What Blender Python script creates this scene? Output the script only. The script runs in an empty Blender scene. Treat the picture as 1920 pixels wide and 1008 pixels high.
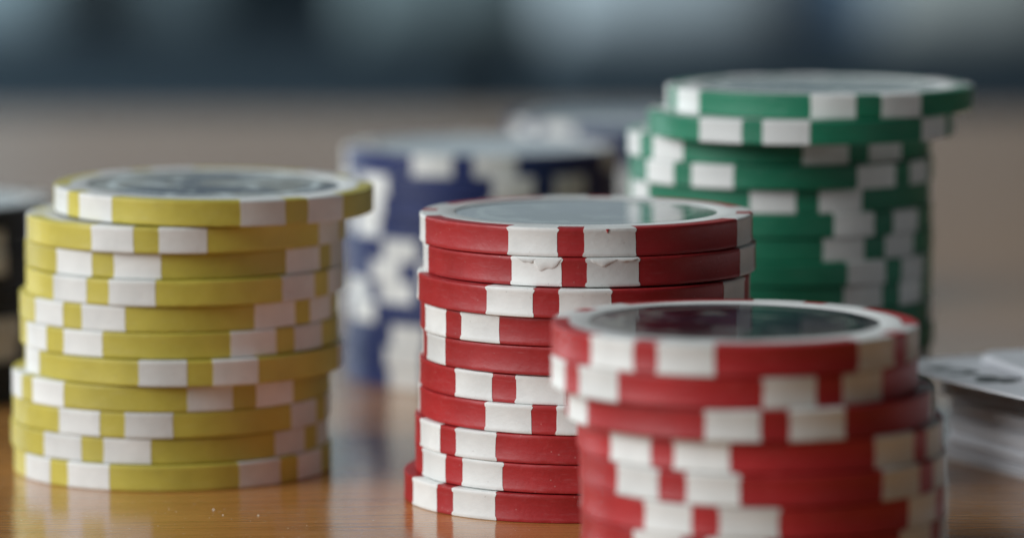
import bpy, bmesh, math, random
from mathutils import Vector, Matrix
random.seed(7)
R = math.radians
MM = 0.001
scene = bpy.context.scene
C = scene.collection

# ------------------------------------------------------------------ camera
F_PX, PITCH, H = 7878.0, 0.1135, 84.9          # focal length in photo pixels, tilt (rad), height over the table (mm)
cam_d = bpy.data.cameras.new('camera'); cam = bpy.data.objects.new('camera', cam_d); C.objects.link(cam)
cam.location = (0, 0, H*MM); cam.rotation_euler = (math.pi/2 - PITCH, 0, 0)
cam_d.sensor_width = 36.0; cam_d.lens = F_PX/1920*36.0
cam_d.clip_start = 0.01; cam_d.clip_end = 60
cam_d.dof.use_dof = True; cam_d.dof.focus_distance = 0.489
cam_d.dof.aperture_fstop = cam_d.lens/13.5; cam_d.dof.aperture_blades = 0
scene.camera = cam

# ------------------------------------------------------------------ world, lamps, exposure
w = bpy.data.worlds.new('World'); scene.world = w; w.use_nodes = True
bgn = w.node_tree.nodes['Background']
bgn.inputs['Color'].default_value = (0.80, 0.92, 1.0, 1); bgn.inputs['Strength'].default_value = 0.05
def area(name, loc, target, sx, sy, power, col):
    l = bpy.data.lights.new(name, 'AREA'); l.shape = 'RECTANGLE'; l.size = sx; l.size_y = sy
    l.energy = power; l.color = col
    o = bpy.data.objects.new(name, l); C.objects.link(o); o.location = loc
    o.rotation_euler = (Vector(target)-Vector(loc)).to_track_quat('-Z', 'Y').to_euler()
    return o
area('window_light', (-1.80, -0.20, 1.05), (0, 0.5, 0.0), 1.6, 1.4, 58, (0.95, 0.98, 1.0))
area('far_window_light', (-2.6, 3.2, 0.9), (0.6, 5.2, -0.1), 1.8, 1.8, 150, (0.80, 0.94, 1.0))
vs = scene.view_settings
vs.view_transform = 'Standard'; vs.look = 'None'; vs.exposure = 0; vs.gamma = 1; vs.use_curve_mapping = False

# ------------------------------------------------------------------ helpers
def tag(o, label=None, cat=None, group=None, kind=None):
    if label: o['label'] = label
    if cat: o['category'] = cat
    if group: o['group'] = group
    if kind: o['kind'] = kind
    return o
def link(name, me, mat=None, parent=None, loc=None, rot=None):
    if mat is not None and len(me.materials) == 0: me.materials.append(mat)
    o = bpy.data.objects.new(name, me); C.objects.link(o)
    if parent is not None: o.parent = parent
    if loc is not None: o.location = loc
    if rot is not None: o.rotation_euler = rot
    return o
def empty(name, loc, rot=(0, 0, 0)):
    o = bpy.data.objects.new(name, None); C.objects.link(o); o.location = loc; o.rotation_euler = rot
    o.empty_display_size = 0.01
    return o
def mesh(name, V, F, smooth=True, sharp=35):
    me = bpy.data.meshes.new(name); me.from_pydata(V, [], F); me.validate(); me.update()
    if smooth:
        for p in me.polygons: p.use_smooth = True
        me.set_sharp_from_angle(angle=R(sharp))
    return me
def box_mesh(name, x0, x1, y0, y1, z0, z1, bev=0.0, seg=3):
    bm = bmesh.new(); bmesh.ops.create_cube(bm, size=1)
    for v in bm.verts:
        v.co = Vector(((x0+x1)/2+v.co.x*(x1-x0), (y0+y1)/2+v.co.y*(y1-y0), (z0+z1)/2+v.co.z*(z1-z0)))
    if bev: bmesh.ops.bevel(bm, geom=bm.edges[:], offset=bev, segments=seg, profile=0.5, affect='EDGES')
    me = bpy.data.meshes.new(name); bm.to_mesh(me); bm.free()
    for p in me.polygons: p.use_smooth = True
    me.set_sharp_from_angle(angle=R(40))
    return me

class NT:
    def __init__(s, name):
        s.m = bpy.data.materials.new(name); s.m.use_nodes = True
        s.t = s.m.node_tree; s.b = s.t.nodes['Principled BSDF']
    def n(s, typ, **kw):
        nd = s.t.nodes.new(typ)
        for k, v in kw.items():
            if k in nd.inputs: nd.inputs[k].default_value = v
            else: setattr(nd, k, v)
        return nd
    def l(s, a, b): s.t.links.new(a, b)
    def ramp(s, src, stops):
        r = s.n('ShaderNodeValToRGB'); e = r.color_ramp.elements
        while len(e) < len(stops): e.new(0.5)
        for i, (p, c) in enumerate(stops):
            e[i].position = p; e[i].color = c if len(c) == 4 else (*c, 1)
        s.l(src, r.inputs['Fac']); return r.outputs['Color']
    def mix(s, fac, a, b, mode='MIX'):
        m = s.n('ShaderNodeMix', data_type='RGBA', blend_type=mode)
        for sock, v in ((m.inputs[0], fac), (m.inputs[6], a), (m.inputs[7], b)):
            if isinstance(v, (int, float)): sock.default_value = v
            elif isinstance(v, tuple): sock.default_value = v if len(v) == 4 else (*v, 1)
            else: s.l(v, sock)
        return m.outputs[2]
    def coords(s, scale=1.0, rnd=True):
        tc = s.n('ShaderNodeTexCoord'); mp = s.n('ShaderNodeMapping')
        s.l(tc.outputs['Object'], mp.inputs['Vector'])
        mp.inputs['Scale'].default_value = scale if isinstance(scale, tuple) else (scale,)*3
        if rnd:
            oi = s.n('ShaderNodeObjectInfo'); mu = s.n('ShaderNodeMath', operation='MULTIPLY'); mu.inputs[1].default_value = 37.0
            s.l(oi.outputs['Random'], mu.inputs[0])
            cb = s.n('ShaderNodeCombineXYZ')
            for i in range(3): s.l(mu.outputs[0], cb.inputs[i])
            s.l(cb.outputs[0], mp.inputs['Location'])
        return mp.outputs['Vector']
    def noise(s, vec, scale, detail=4, rough=0.55, out='Fac'):
        n = s.n('ShaderNodeTexNoise'); n.inputs['Scale'].default_value = scale
        n.inputs['Detail'].default_value = detail; n.inputs['Roughness'].default_value = rough
        s.l(vec, n.inputs['Vector']); return n.outputs[out]
    def bump(s, h, strength, dist):
        b = s.n('ShaderNodeBump'); b.inputs['Strength'].default_value = strength; b.inputs['Distance'].default_value = dist
        s.l(h, b.inputs['Height']); s.l(b.outputs['Normal'], s.b.inputs['Normal'])

def clay(name, col, rough=0.42, spec=0.5, dirt=(0.25, 0.2, 0.15), dirt_amt=0.10, scuff=0.10):
    """moulded chip plastic: mottled colour, pale scuffs, fine dirt specks, faint moulding grain"""
    s = NT(name); v = s.coords(1.0)
    big = s.noise(v, 160, 3)
    fine = s.noise(v, 1400, 5, 0.65)
    vr = s.n('ShaderNodeTexVoronoi', feature='F1'); vr.inputs['Scale'].default_value = 700; s.l(v, vr.inputs['Vector'])
    c = s.mix(s.ramp(big, [(0.3, (0, 0, 0)), (0.75, (1, 1, 1))]), tuple(x*0.88 for x in col), tuple(min(1, x*1.08+0.004) for x in col))
    c = s.mix(s.ramp(fine, [(0.55, (0, 0, 0)), (0.8, (scuff,)*3)]), c, tuple(min(1, x*0.6+0.3) for x in col))
    c = s.mix(s.ramp(vr.outputs['Distance'], [(0.03, (dirt_amt*5,)*3), (0.09, (0, 0, 0))]), c, dirt)
    vs2 = s.coords((1.0, 1.0, 9.0)); streak = s.noise(vs2, 330, 6, 0.7)
    c = s.mix(s.ramp(streak, [(0.56, (0, 0, 0)), (0.74, (scuff*2.2+0.05,)*3)]), c, tuple(min(1, x*0.7+0.22) for x in col))
    grime = s.noise(v, 85, 5, 0.7)
    c = s.mix(s.ramp(grime, [(0.52, (0, 0, 0)), (0.72, (0.30,)*3)]), c, tuple(x*0.62 for x in col))
    oi = s.n('ShaderNodeObjectInfo')
    hs = s.n('ShaderNodeHueSaturation'); s.l(c, hs.inputs['Color'])
    mr = s.n('ShaderNodeMapRange'); mr.inputs['To Min'].default_value = 0.88; mr.inputs['To Max'].default_value = 1.07
    s.l(oi.outputs['Random'], mr.inputs['Value']); s.l(mr.outputs[0], hs.inputs['Value'])
    s.l(hs.outputs['Color'], s.b.inputs['Base Color'])
    rr = s.n('ShaderNodeMapRange'); rr.inputs['To Min'].default_value = rough-0.12; rr.inputs['To Max'].default_value = rough+0.20
    s.l(streak, rr.inputs['Value']); s.l(rr.outputs[0], s.b.inputs['Roughness'])
    s.b.inputs['Specular IOR Level'].default_value = spec
    s.bump(fine, 0.35, 0.00012)
    return s.m

def label_print(name, dark, mid, pale, seed, r0=0.03, r1=0.09, spec=0.6):
    """glossy printed inlay: blurred rings and patches of ink under a clear film"""
    s = NT(name); tc = s.n('ShaderNodeTexCoord')
    mp = s.n('ShaderNodeMapping'); s.l(tc.outputs['Object'], mp.inputs['Vector']); mp.inputs['Location'].default_value = (seed, seed*.7, 0)
    n1 = s.noise(mp.outputs[0], 120, 3, 0.5)
    n2 = s.noise(mp.outputs[0], 240, 2, 0.5)
    c = s.mix(s.ramp(n1, [(0.44, (0, 0, 0)), (0.52, (1, 1, 1))]), dark, mid)
    c = s.mix(s.ramp(n2, [(0.56, (0, 0, 0)), (0.66, (1, 1, 1))]), c, pale)
    ln = s.n('ShaderNodeVectorMath', operation='LENGTH'); s.l(tc.outputs['Object'], ln.inputs[0])
    k = s.n('ShaderNodeMath', operation='MULTIPLY'); k.inputs[1].default_value = 1/0.0158; s.l(ln.outputs['Value'], k.inputs[0])
    c = s.mix(s.ramp(k.outputs[0], [(0.0, (0, 0, 0)), (0.80, (0, 0, 0)), (0.81, (1, 1, 1)), (0.86, (1, 1, 1)), (0.87, (0, 0, 0)), (1.0, (0, 0, 0))]), c, pale)
    s.l(c, s.b.inputs['Base Color'])
    rg = s.n('ShaderNodeMapRange'); rg.inputs['To Min'].default_value = r0; rg.inputs['To Max'].default_value = r1
    s.l(n2, rg.inputs['Value']); s.l(rg.outputs[0], s.b.inputs['Roughness'])
    s.b.inputs['Specular IOR Level'].default_value = spec
    return s.m

def plain(name, col, rough=0.6, nscale=30, amt=0.12, bump=0.0):
    s = NT(name); v = s.coords(1.0)
    n = s.noise(v, nscale, 5)
    s.l(s.mix(n, tuple(x*(1-amt) for x in col), tuple(min(1, x*(1+amt)) for x in col)), s.b.inputs['Base Color'])
    s.b.inputs['Roughness'].default_value = rough
    if bump: s.bump(n, 0.5, bump)
    return s.m

def wood():
    s = NT('varnished_wood')
    v = s.coords((1.0, 1.0, 1.0), rnd=False)
    warp = s.noise(v, 9, 3, 0.5, 'Color')
    add = s.mix(0.02, v, warp, 'ADD')
    mp = s.n('ShaderNodeMapping'); s.l(add, mp.inputs['Vector']); mp.inputs['Scale'].default_value = (9, 240, 1)
    g1 = s.noise(mp.outputs[0], 1.0, 6, 0.6)
    mp2 = s.n('ShaderNodeMapping'); s.l(add, mp2.inputs['Vector']); mp2.inputs['Scale'].default_value = (60, 1500, 1)
    g2 = s.noise(mp2.outputs[0], 1.0, 4, 0.6)
    mp3 = s.n('ShaderNodeMapping'); s.l(add, mp3.inputs['Vector']); mp3.inputs['Scale'].default_value = (2, 22, 1)
    g3 = s.noise(mp3.outputs[0], 1.0, 3, 0.5)
    c = s.mix(s.ramp(g1, [(0.3, (0, 0, 0)), (0.7, (1, 1, 1))]), (0.46, 0.21, 0.056), (0.60, 0.30, 0.092))
    c = s.mix(s.ramp(g2, [(0.42, (0, 0, 0)), (0.70, (0.75,)*3)]), c, (0.27, 0.105, 0.026))
    c = s.mix(s.ramp(g3, [(0.35, (0.0,)*3), (0.7, (0.4,)*3)]), c, (0.38, 0.16, 0.042))
    s.l(c, s.b.inputs['Base Color'])
    fine = s.noise(v, 900, 4, 0.6)
    rr = s.n('ShaderNodeMapRange'); rr.inputs['To Min'].default_value = 0.10; rr.inputs['To Max'].default_value = 0.22
    s.l(fine, rr.inputs['Value']); s.l(rr.outputs[0], s.b.inputs['Roughness'])
    s.b.inputs['Specular IOR Level'].default_value = 0.5
    s.bump(g2, 0.25, 0.00006)
    return s.m

M = {
 'yellow': clay('yellow_chip_plastic', (0.57, 0.492, 0.078)),
 'red': clay('red_chip_plastic', (0.39, 0.017, 0.020), dirt=(0.7, 0.5, 0.45), dirt_amt=0.05, scuff=0.07),
 'green': clay('green_chip_plastic', (0.011, 0.19, 0.10), dirt_amt=0.05),
 'blue': clay('blue_chip_plastic', (0.010, 0.024, 0.115), dirt_amt=0.05),
 'black': clay('black_chip_plastic', (0.010, 0.011, 0.012), dirt_amt=0.03, scuff=0.03),
 'white': clay('white_chip_plastic', (0.77, 0.785, 0.765), dirt=(0.30, 0.26, 0.22), dirt_amt=0.07, scuff=0.0),
 'wood': wood(),
}
LAB = {
 'yellow': label_print('yellow_chip_inlay_print', (0.006, 0.02, 0.05), (0.20, 0.20, 0.17), (0.55, 0.62, 0.62), 1.3, 0.20, 0.42, 0.3),
 'red': label_print('red_chip_inlay_print', (0.012, 0.014, 0.024), (0.035, 0.036, 0.06), (0.17, 0.20, 0.19), 4.1, 0.04, 0.12, 0.42),
 'green': label_print('green_chip_inlay_print', (0.03, 0.08, 0.09), (0.22, 0.27, 0.26), (0.50, 0.56, 0.53), 7.7, 0.15, 0.35, 0.4),
 'blue': label_print('blue_chip_inlay_print', (0.05, 0.07, 0.13), (0.20, 0.23, 0.26), (0.36, 0.40, 0.42), 3.9),
 'black': label_print('black_chip_inlay_print', (0.05, 0.06, 0.07), (0.20, 0.22, 0.22), (0.36, 0.38, 0.38), 9.2),
}

# ------------------------------------------------------------------ setting: floor, far wall
floor = link('floor', box_mesh('floor', -4.5, 4.5, -1.5, 6.2, -0.80, -0.75), plain('floor_boards', (0.10, 0.075, 0.055), 0.4, 6, 0.3))
tag(floor, kind='structure')
wall = link('wall', box_mesh('wall', -4.5, 4.5, 6.2, 6.3, -0.75, 1.9), plain('far_wall_paint', (0.56, 0.59, 0.60), 0.8, 1.6, 0.35))
tag(wall, kind='structure')

# ------------------------------------------------------------------ table
table = tag(empty('table', (0, 0.45, -0.75)), 'varnished orange-brown wooden table with fine grain under the chip stacks', 'table')
TZ = 0.75
link('tabletop', box_mesh('tabletop', -1.0, 1.0, -0.75, 0.66, TZ-0.030, TZ, 0.004, 3), M['wood'], table)
for sx in (-0.88, 0.88):
    for sy in (-0.65, 0.57):
        link('leg', box_mesh('leg', sx-0.035, sx+0.035, sy-0.035, sy+0.035, 0.0, TZ-0.0305, 0.004), M['wood'], table)
for y0 in (-0.665, 0.555):
    link('apron', box_mesh('apron', -0.84, 0.84, y0, y0+0.022, TZ-0.11, TZ-0.031, 0.002), M['wood'], table)

# ------------------------------------------------------------------ sofa and cushions far behind (blurred)
dark_cloth = plain('dark_teal_upholstery', (0.009, 0.022, 0.034), 0.85, 60, 0.3, 0.001)
sofa = tag(empty('sofa', (0, 5.05, -0.762)), 'dark teal sofa blurred far behind the table', 'sofa')
link('base', box_mesh('base', -1.15, 1.15, -0.42, 0.45, 0.09, 0.36, 0.03), dark_cloth, sofa)
for k, (a, b) in enumerate(((-0.93, -0.005), (0.005, 0.93))):
    link('seat_cushion', box_mesh('seat_cushion', a, b, -0.45, 0.22, 0.365, 0.555, 0.05, 5), dark_cloth, sofa)
link('backrest', box_mesh('backrest', -0.93, 0.93, 0.235, 0.46, 0.37, 0.92, 0.07, 5), dark_cloth, sofa)
for s_ in (-1, 1):
    a, b = sorted((s_*0.94, s_*1.16))
    link('armrest', box_mesh('armrest', a, b, -0.43, 0.45, 0.365, 0.72, 0.06, 5), dark_cloth, sofa)
    for yy in (-0.36, 0.38):
        link('leg', box_mesh('leg', s_*1.05-0.03, s_*1.05+0.03, yy-0.03, yy+0.03, 0.0125, 0.0895, 0.005), M['wood'], sofa)
def pillow_mesh(w_, h_, d_):
    V, F = [], []; N = 16
    for side in (1, -1):
        for j in range(N+1):
            for i in range(N+1):
                u, v = i/N*2-1, j/N*2-1
                t = max(0.0, (1-u**4)*(1-v**4))**0.55
                k = 1-0.06*(abs(u*v))
                V.append((u*w_/2*(1-0.05*(1-v*v)*0) * k, side*-(d_/2)*t - 0.0, (v*h_/2)*k + h_/2))
    o = (N+1)**2
    for j in range(N):
        for i in range(N):
            a = j*(N+1)+i
            F.append((a, a+1, a+N+2, a+N+1)); F.append((o+a, o+a+N+1, o+a+N+2, o+a+1))
    me = mesh('pillow', V, F, True, 80)
    bm = bmesh.new(); bm.from_mesh(me); bmesh.ops.remove_doubles(bm, verts=bm.verts, dist=1e-5); bm.to_mesh(me); bm.free()
    return me
def px_x(px, d): return (px-960)*d/F_PX
for (pc, wd, yy, col, rz, lab) in (
    (-70, 0.28, 4.86, (0.30, 0.38, 0.42), 5, 'blue-grey cushion at the far left of the blurred sofa'),
    (262, 0.24, 4.98, (0.12, 0.16, 0.18), -6, 'dim slate cushion beside the blue-grey cushion on the blurred sofa'),
    (850, 0.26, 4.98, (0.15, 0.19, 0.20), 4, 'dull grey cushion left of the pale cushion on the blurred sofa'),
    (1255, 0.30, 4.84, (0.42, 0.47, 0.50), -3, 'pale whitish cushion, brightest one on the blurred sofa'),
    (1545, 0.24, 4.92, (0.26, 0.40, 0.58), 6, 'light blue cushion right of the pale cushion on the blurred sofa'),
    (1835, 0.26, 4.88, (0.36, 0.38, 0.37), -4, 'plain grey cushion at the far right of the blurred sofa')):
    o = link('cushion', pillow_mesh(wd, wd*0.95, 0.13), plain('cushion_cloth', col, 0.85, 40, 0.15, 0.0006), None,
             (px_x(pc, yy), yy, -0.209), (R(-14), 0, R(rz)))
    tag(o, lab, 'cushion', 'cushions on the blurred sofa')

# ------------------------------------------------------------------ poker chips
RAD = 20.0
PAIR, GAP = 21.6, 4.6            # a pair of white spots: from -PAIR to -GAP and GAP to PAIR degrees, four pairs to a chip
def outer_profile(t, lip):
    """rim section of a chip in mm from the top face round to the bottom face"""
    g = 0.045 if lip else 0.015
    return [(18.0, t), (RAD-0.30, t), (RAD-0.14, t-0.02), (RAD-0.03, t-0.09), (RAD, t-0.20), (RAD, t-0.46), (RAD-g, t-0.58),
            (RAD-g, t*0.5), (RAD-g, 0.58), (RAD, 0.46), (RAD, 0.20), (RAD-0.03, 0.09), (RAD-0.14, 0.02), (RAD-0.30, 0.0), (18.0, 0.0)]
def lathe(name, prof, n=144, nick=0.0):
    V, F = [], []; rnd = random.Random(len(prof)*31+n)
    top = max(z for r, z in prof)
    dents = [(rnd.uniform(0, 2*math.pi), rnd.choice((0, 1)), rnd.uniform(.4, 1.0)) for _ in range(26)]
    for i in range(n):
        a = 2*math.pi*i/n
        for r, z in prof:
            d = 0.0
            if nick and r > RAD-0.2:
                d = rnd.uniform(-.012, .006)
                edge = 1 if z > top*0.5 else 0
                if min(z, top-z) < 0.3:
                    for (da, de, dd) in dents:
                        if de == edge and abs((a-da+math.pi) % (2*math.pi)-math.pi) < 0.03: d -= nick*dd
            V.append(((r+d)*MM*math.sin(a), -(r+d)*MM*math.cos(a), z*MM))
    k = len(prof)
    for i in range(n):
        j = (i+1) % n
        for q in range(k-1): F.append((i*k+q, i*k+q+1, j*k+q+1, j*k+q))
    return mesh(name, V, F)
def fix_normals(me):
    bm = bmesh.new(); bm.from_mesh(me); bmesh.ops.remove_doubles(bm, verts=bm.verts, dist=2e-7)
    bmesh.ops.recalc_face_normals(bm, faces=bm.faces); bm.to_mesh(me); bm.free(); return me
def body_mesh(t, lip):
    prof = [(0.0, t-0.22), (15.85, t-0.22), (15.9, t-0.02), (16.1, t)] + outer_profile(t, lip) + [(16.1, 0.0), (15.9, 0.02), (15.85, 0.22), (0.0, 0.22)]
    return fix_normals(lathe('chip_body', prof, 200, 0.07))
def spot_mesh(t, lip, seed, a0, a1):
    """one white insert wrapping the rim; its sides wander and flare at the rim edges"""
    rnd = random.Random(seed)
    prof = outer_profile(t, lip)
    flare = 0.55 if lip else 0.2
    V, F = [], []; NC = 8
    up, lo = 0.022, 0.035
    fl = [rnd.uniform(0.3, 1.3)*flare for _ in range(4)]
    off0, off1 = rnd.uniform(-0.6, 0.6), rnd.uniform(-0.6, 0.6)
    rows = len(prof)
    for q, (r, z) in enumerate(prof):
        top_w = max(0.0, 1-abs(q-4)/2.0); bot_w = max(0.0, 1-abs(q-10)/2.0)
        e0 = a0 + off0 - fl[0]*top_w - fl[1]*bot_w + rnd.uniform(-0.12, 0.12)
        e1 = a1 + off1 + fl[2]*top_w + fl[3]*bot_w + rnd.uniform(-0.12, 0.12)
        # push the surface out along the section normal
        dr, dz = (0, up) if q <= 1 else ((0, -up) if q >= rows-2 else (lo, up*0.6 if q < 5 else (-up*0.6 if q > rows-6 else 0)))
        for c in range(-1, NC+2):
            cc = min(max(c, 0), NC); a = R(e0+(e1-e0)*cc/NC)
            edge = c < 0 or c > NC
            rr, zz = (r+dr, z+dz) if not edge else ((r-0.12, z) if 1 < q < rows-2 else (r, z-0.08 if q <= 1 else z+0.08))
            V.append((rr*MM*math.sin(a), -rr*MM*math.cos(a), zz*MM))
    W = NC+3
    for q in range(rows-1):
        for c in range(W-1):
            a = q*W+c; F.append((a, a+W, a+W+1, a+1))
    return mesh('edge_spot', V, F)
def ring_mesh(t):
    up = 0.014
    return fix_normals(lathe('face_ring', [(15.80, t-0.20), (15.82, t+up-0.03), (15.88, t+up), (18.05, t+up), (18.1, t-0.1), (15.80, t-0.20)], 112))
def inlay_mesh(t):
    return fix_normals(lathe('label', [(0, t-0.10), (15.60, t-0.10), (15.72, t-0.10), (15.77, t-0.14), (15.77, t-0.2)], 96))
KINDS = {}
def chip_kind(col, t, lip):
    key = (col, round(t, 3))
    if key in KINDS: return KINDS[key]
    bm_ = body_mesh(t, lip); bm_.materials.append(M[col])
    spots = []
    for i in range(12):
        a0, a1 = ((-PAIR, -GAP), (GAP, PAIR))[i % 2]
        s_ = spot_mesh(t, lip, i*13+len(KINDS)*7, a0, a1); s_.materials.append(M['white']); spots.append(s_)
    rg = ring_mesh(t); rg.materials.append(M['white'])
    il = inlay_mesh(t); il.materials.append(LAB[col])
    KINDS[key] = (bm_, spots, rg, il); return KINDS[key]
def make_chip(col, t, lip, loc, spin, tilt, label, group):
    bm_, spots, rg, il = chip_kind(col, t, lip)
    root = empty('poker_chip', loc, (tilt[0], tilt[1], spin))
    tag(root, label, 'poker chip', group)
    link('body', bm_, None, root); link('face_ring', rg, None, root); link('label', il, None, root)
    for k in range(4):
        for h in range(2):
            link('edge_spot', spots[random.randrange(6)*2+h], None, root, None, (0, 0, R(90*k)))
    return root
def depth(y, z): return y*math.cos(PITCH) + (H-z)*math.sin(PITCH)
def spin_for(px, X, Y, z, off=0.0):
    """rotation that puts the middle of a spot pair (plus off degrees) at photo column px"""
    lo, hi = -85.0, 85.0
    for _ in range(40):
        m = (lo+hi)/2; yy = Y-RAD*math.cos(R(m)); xx = X+RAD*math.sin(R(m))
        if 960+F_PX*xx/depth(yy, z) < px: lo = m
        else: hi = m
    return R((lo+hi)/2-off)
ORD = ['topmost', 'second', 'third', 'fourth', 'fifth', 'sixth', 'seventh', 'eighth', 'ninth', 'tenth', 'eleventh', 'twelfth', 'thirteenth', 'fourteenth', 'fifteenth', 'sixteenth']
def stack(col, where, Y, pitch, rows, lip=False, special={}, group=None, extra={}, ytweak={}):
    """rows: from the top: (photo column of the chip centre, photo column of a spot-pair centre[, angle offset])"""
    n = len(rows); out = []
    rnd = random.Random(sum(map(ord, where)))
    for i, rw in enumerate(rows):
        cx, sp = rw[0], rw[1]; off = rw[2] if len(rw) > 2 else 0.0
        z = (n-1-i)*pitch
        y = Y + ytweak.get(i, rnd.uniform(-0.5, 0.5))
        x = (cx-960)*depth(y, z)/F_PX
        sp_r = spin_for(sp, x, y, z+pitch/2, off)
        tilt = extra.get(i, (R(rnd.uniform(-.08, .08)), R(rnd.uniform(-.08, .08)), 0))
        lab = special.get(i, ('%s %s chip from the top of %s' if i else '%s %s chip of %s') % (ORD[i], col, where))
        if i == n-1 and i not in special: lab = 'lowest %s chip of %s' % (col, where)
        out.append(make_chip(col, pitch-0.075, lip, (x*MM, y*MM, (z+0.01+tilt[2])*MM), sp_r, tilt[:2], lab, group))
    return out

stack('yellow', 'the yellow stack', 525.6, 3.235,
      [(402, 557), (350, 274), (347, 193.5), (348, 182.5), (336, 136), (338, 535), (346, 375.5), (322, 461), (323, 208), (319, 172), (325, 543)],
      special={0: 'topmost yellow chip, jutting out to the right over its stack'}, extra={0: (R(0.9), R(0.1), 0.30)},
      group='yellow chips in the left stack', ytweak={0: -0.6, 6: -0.8})
red_mid = stack('red', 'the sharp middle red stack', 503.0, 3.46,
      [(1099, 1069.5), (1105, 1076), (1094, 1023), (1099, 849), (1104, 836, 21.6), (1097, 945), (1096, 1018), (1088, 840), (1088, 850), (1067, 833)],
      lip=True, special={1: 'red chip with torn white edge, second from top of the middle red stack'},
      group='red chips in the middle stack', ytweak={2: -1.0, 0: 0.2, 1: 0.0, 9: 0.0},
      extra={2: (R(0.05), R(0.22), -0.06)})
stack('red', 'the blurred front red stack', 454.0, 3.45,
      [(1378, 1208), (1376, 1556), (1404, 1455), (1424, 1240), (1429, 1259), (1431, 1324), (1431, 1300), (1428, 1150)],
      lip=True, group='red chips in the front stack', ytweak={0: -0.6, 1: -0.4})
stack('green', 'the green stack', 553.0, 3.11,
      [(1536, 1629), (1502, 1410), (1459, 1610), (1463, 1281), (1461, 1516), (1462, 1657), (1464, 1640), (1462, 1676), (1461, 1670),
       (1463, 1500), (1466, 1560), (1460, 1400), (1465, 1620), (1468, 1350), (1463, 1480)],
      special={0: 'topmost green chip, jutting out to the right over its stack', 1: 'second green chip from the top, jutting forward and right'},
      group='green chips in the right stack', ytweak={0: -4.0, 1: -6.0})
stack('blue', 'the nearer blue stack behind the middle red one', 610.0, 3.05,
      [(904, 867), (902, 668), (903, 1010), (908, 1000), (898, 800), (902, 768), (906, 700), (900, 655), (904, 818), (897, 808), (899, 814)],
      group='blue chips in the nearer stack')
stack('blue', 'the farther blue stack beside the green one', 690.0, 3.12,
      [(1184, 1006), (1186, 1012), (1188, 1120), (1183, 1200), (1190, 1040), (1186, 1260), (1181, 1100), (1187, 1180), (1184, 1060), (1186, 1220)],
      group='blue chips in the farther stack')
stack('black', 'the black stack at the left edge', 590.0, 3.07,
      [(-168, -165), (-170, -82), (-166, -76), (-171, -168), (-169, -160), (-167, -35), (-172, -48), (-168, -165), (-170, -170)],
      group='black chips in the stack behind the yellow one')

# torn slivers on the white inserts of the second middle red chip
def sliver(a0, a1, t, seed, depth_mm):
    rnd = random.Random(seed); NA, NZ = 40, 10; V, F = [], []
    k1, p1, sk = rnd.uniform(9, 14), rnd.uniform(0, 6), rnd.uniform(0.7, 1.5)
    low = []
    for i in range(NA+1):
        u = i/NA
        v_ = math.sin(math.pi*u**sk)**0.7 if 0 < u < 1 else 0.0
        low.append(max(.04, v_*(0.84+0.13*math.sin(k1*u+p1))))
    for i in range(NA+1):
        a = R(a0+(a1-a0)*i/NA)
        for j in range(NZ+1):
            k = j/NZ; z = t-0.12-k*depth_mm*low[i]
            out = 0.04+0.13*math.sin(math.pi*(0.15+0.8*k))*(.3+.7*low[i])
            if j == NZ: out = 0.0
            r = RAD+out
            V.append((r*MM*math.sin(a), -r*MM*math.cos(a), z*MM))
    for i in range(NA):
        for j in range(NZ):
            q = i*(NZ+1)+j; F.append((q, q+1, q+NZ+2, q+NZ+1))
    return mesh('torn_sliver', V, F, True, 50)
for (a0, a1, sd, dp) in ((-20.0, -12.6, 5, 0.75), (-14.0, -4.2, 8, 1.75), (5.6, 14.5, 9, 1.0), (13.5, 21.2, 12, 0.5)):
    link('torn_sliver', sliver(a0, a1, 3.41, sd, dp), M['white'], red_mid[1])
link('torn_sliver', sliver(11.8, 12.9, 3.40, 3, 0.5), M['red'], red_mid[0])

# ------------------------------------------------------------------ playing cards
def card_mesh(bend, seed):
    w_, l_, t_, cr = 63.0, 88.0, 0.30, 3.2
    out = []
    for (cx, cy, s0) in ((w_-cr, -cr, 90), (cr, -cr, 180), (cr, -l_+cr, 270), (w_-cr, -l_+cr, 360)):
        for k in range(7):
            a = R(s0-90+90*k/6.0); out.append((cx+cr*math.cos(a), cy+cr*math.sin(a)))
    bm = bmesh.new()
    vs_ = [bm.verts.new((x*MM, y*MM, 0)) for x, y in out]
    f = bm.faces.new(vs_)
    r = bmesh.ops.extrude_face_region(bm, geom=[f])
    for v in r['geom']:
        if isinstance(v, bmesh.types.BMVert): v.co.z += t_*MM
    for k in range(1, 12):   # cuts so that the card can bend
        bmesh.ops.bisect_plane(bm, geom=bm.verts[:]+bm.edges[:]+bm.faces[:], plane_co=(0, -l_*MM*k/12, 0), plane_no=(0, 1, 0))
    bmesh.ops.recalc_face_normals(bm, faces=bm.faces)
    for v in bm.verts: v.co.z += bend*MM*((v.co.y/MM+44)/44)**2
    me = bpy.data.meshes.new('card'); bm.to_mesh(me); bm.free()
    me.set_sharp_from_angle(angle=R(30))
    return me
card_mat = plain('card_stock', (0.85, 0.87, 0.91), 0.38, 60, 0.03)
ink = plain('black_card_ink', (0.012, 0.02, 0.014), 0.4, 200, 0.1)
TURN = 26.5                                 # long edges run towards the camera and to the right
flat = card_mesh(0.0, 1)
rc = random.Random(3)
def place_card(me, x, y, z, rot, label, group='playing cards in the loose pile'):
    """x, y: far left corner (mm); a card's own axes: x along the short edge, -y along the long edge"""
    o = link('playing_card', me, card_mat, None, (x*MM, y*MM, z*MM), (0, 0, R(rot)))
    tag(o, label, 'playing card', group); return o
z = 0.02
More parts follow.
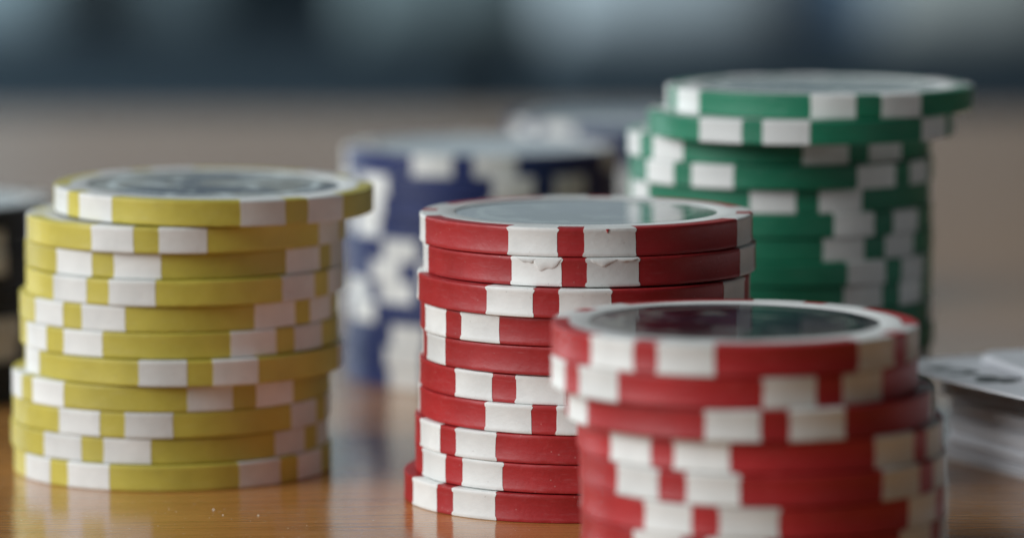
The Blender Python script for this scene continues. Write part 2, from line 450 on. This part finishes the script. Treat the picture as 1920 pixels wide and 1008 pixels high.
for i in range(23):
    place_card(flat, 54.6+rc.uniform(-0.4, 0.6), 533.0+rc.uniform(-0.6, 0.4), z, TURN+rc.uniform(-0.8, 0.8),
               'white playing card in the lower block of the loose pile under the black club card'); z += 0.318
for i in range(14):
    place_card(flat, 54.0+rc.uniform(-0.5, 0.8), 537.0+rc.uniform(-0.6, 0.4), z, TURN+9+rc.uniform(-1.5, 1.5),
               'white playing card set back in shadow just under the black club card'); z += 0.318
z += 0.08
club = place_card(card_mesh(0.0, 2), 46.0, 533.0, z, TURN, 'white playing card with a black five and club in its corner', None)
z += 0.30+0.10
bent = card_mesh(0.35, 4)
for i in range(3):
    place_card(bent, 59.0+0.2*i, 533.0, z, TURN-10+rc.uniform(-.5, .5), 'white playing card lying on top of the black club card, farthest right'); z += 0.32
# index printed on the club card: thin ink just above the paper
def ink_poly(name, parts, parent, zz):
    V, F = [], []
    for poly in parts:
        b = len(V); n = len(poly)
        V += [(x*MM, y*MM, zz*MM) for x, y in poly]
        F.append(tuple(range(b, b+n)))
    return link(name, mesh(name, V, F, False), ink, parent)
cu = bpy.data.curves.new('five', 'FONT'); cu.body = '5'; cu.size = 1.0; cu.offset = 0.02
tmp = bpy.data.objects.new('five_tmp', cu); C.objects.link(tmp)
bpy.context.view_layer.update()
me5 = bpy.data.meshes.new_from_object(tmp.evaluated_get(bpy.context.evaluated_depsgraph_get()))
bpy.data.objects.remove(tmp)
xs = [v.co.x for v in me5.vertices]; ys = [v.co.y for v in me5.vertices]
for v in me5.vertices:
    v.co.x = (2.9+4.6*(v.co.x-min(xs))/(max(xs)-min(xs)))*MM
    v.co.y = (-15.4+8.4*(v.co.y-min(ys))/(max(ys)-min(ys)))*MM
    v.co.z = 0.318*MM
me5.materials.clear()
link('printed_five', me5, ink, club)
def disc(cx, cy, r, n=20): return [(cx+r*math.cos(2*math.pi*k/n), cy+r*math.sin(2*math.pi*k/n)) for k in range(n)]
ink_poly('printed_club', [disc(5.5, -18.6, 1.6)], club, 0.318)
ink_poly('printed_club', [disc(3.9, -21.2, 1.65)], club, 0.322)
ink_poly('printed_club', [disc(7.1, -21.2, 1.65)], club, 0.326)
ink_poly('printed_club', [[(5.15, -20.0), (4.3, -24.0), (6.7, -24.0), (5.85, -20.0)]], club, 0.330)

# ------------------------------------------------------------------ dust on the table
V, F = [], []
def speck(x, y, r):
    b = len(V)
    for (dx, dy, dz) in ((-1, -.6, 0), (1, -.7, 0), (.8, .8, 0), (-.7, .9, 0), (0, 0, 1.1)):
        V.append(((x+dx*r*rd.uniform(.6, 1.2))*MM, (y+dy*r*rd.uniform(.6, 1.2))*MM, (0.01+dz*r)*MM))
    F.extend([(b, b+1, b+4), (b+1, b+2, b+4), (b+2, b+3, b+4), (b+3, b, b+4)])
rd = random.Random(11)
def ground(px, py):
    e = PITCH+math.atan((py-504)/F_PX); y = H/math.tan(e)
    return (px-960)*depth(y, 0)/F_PX, y
for (px, py, r) in ((400, 955, .17), (418, 965, .11), (484, 966, .16), (330, 958, .06), (540, 990, .08), (575, 985, .07), (620, 992, .06), (255, 968, .05), (700, 975, .06), (60, 950, .08), (40, 975, .07)):
    x, y = ground(px, py); speck(x, y, r)
for _ in range(260):
    x, y = ground(rd.uniform(0, 1000), rd.uniform(925, 1008)); speck(x, y, rd.uniform(.015, .05))
dust = link('dust', mesh('dust', V, F, False), plain('dust_grains', (0.75, 0.70, 0.6), 0.8))
tag(dust, 'tiny pale dust grains on the wood before the yellow stack', 'dust', kind='stuff')

scene.render.engine = 'CYCLES'
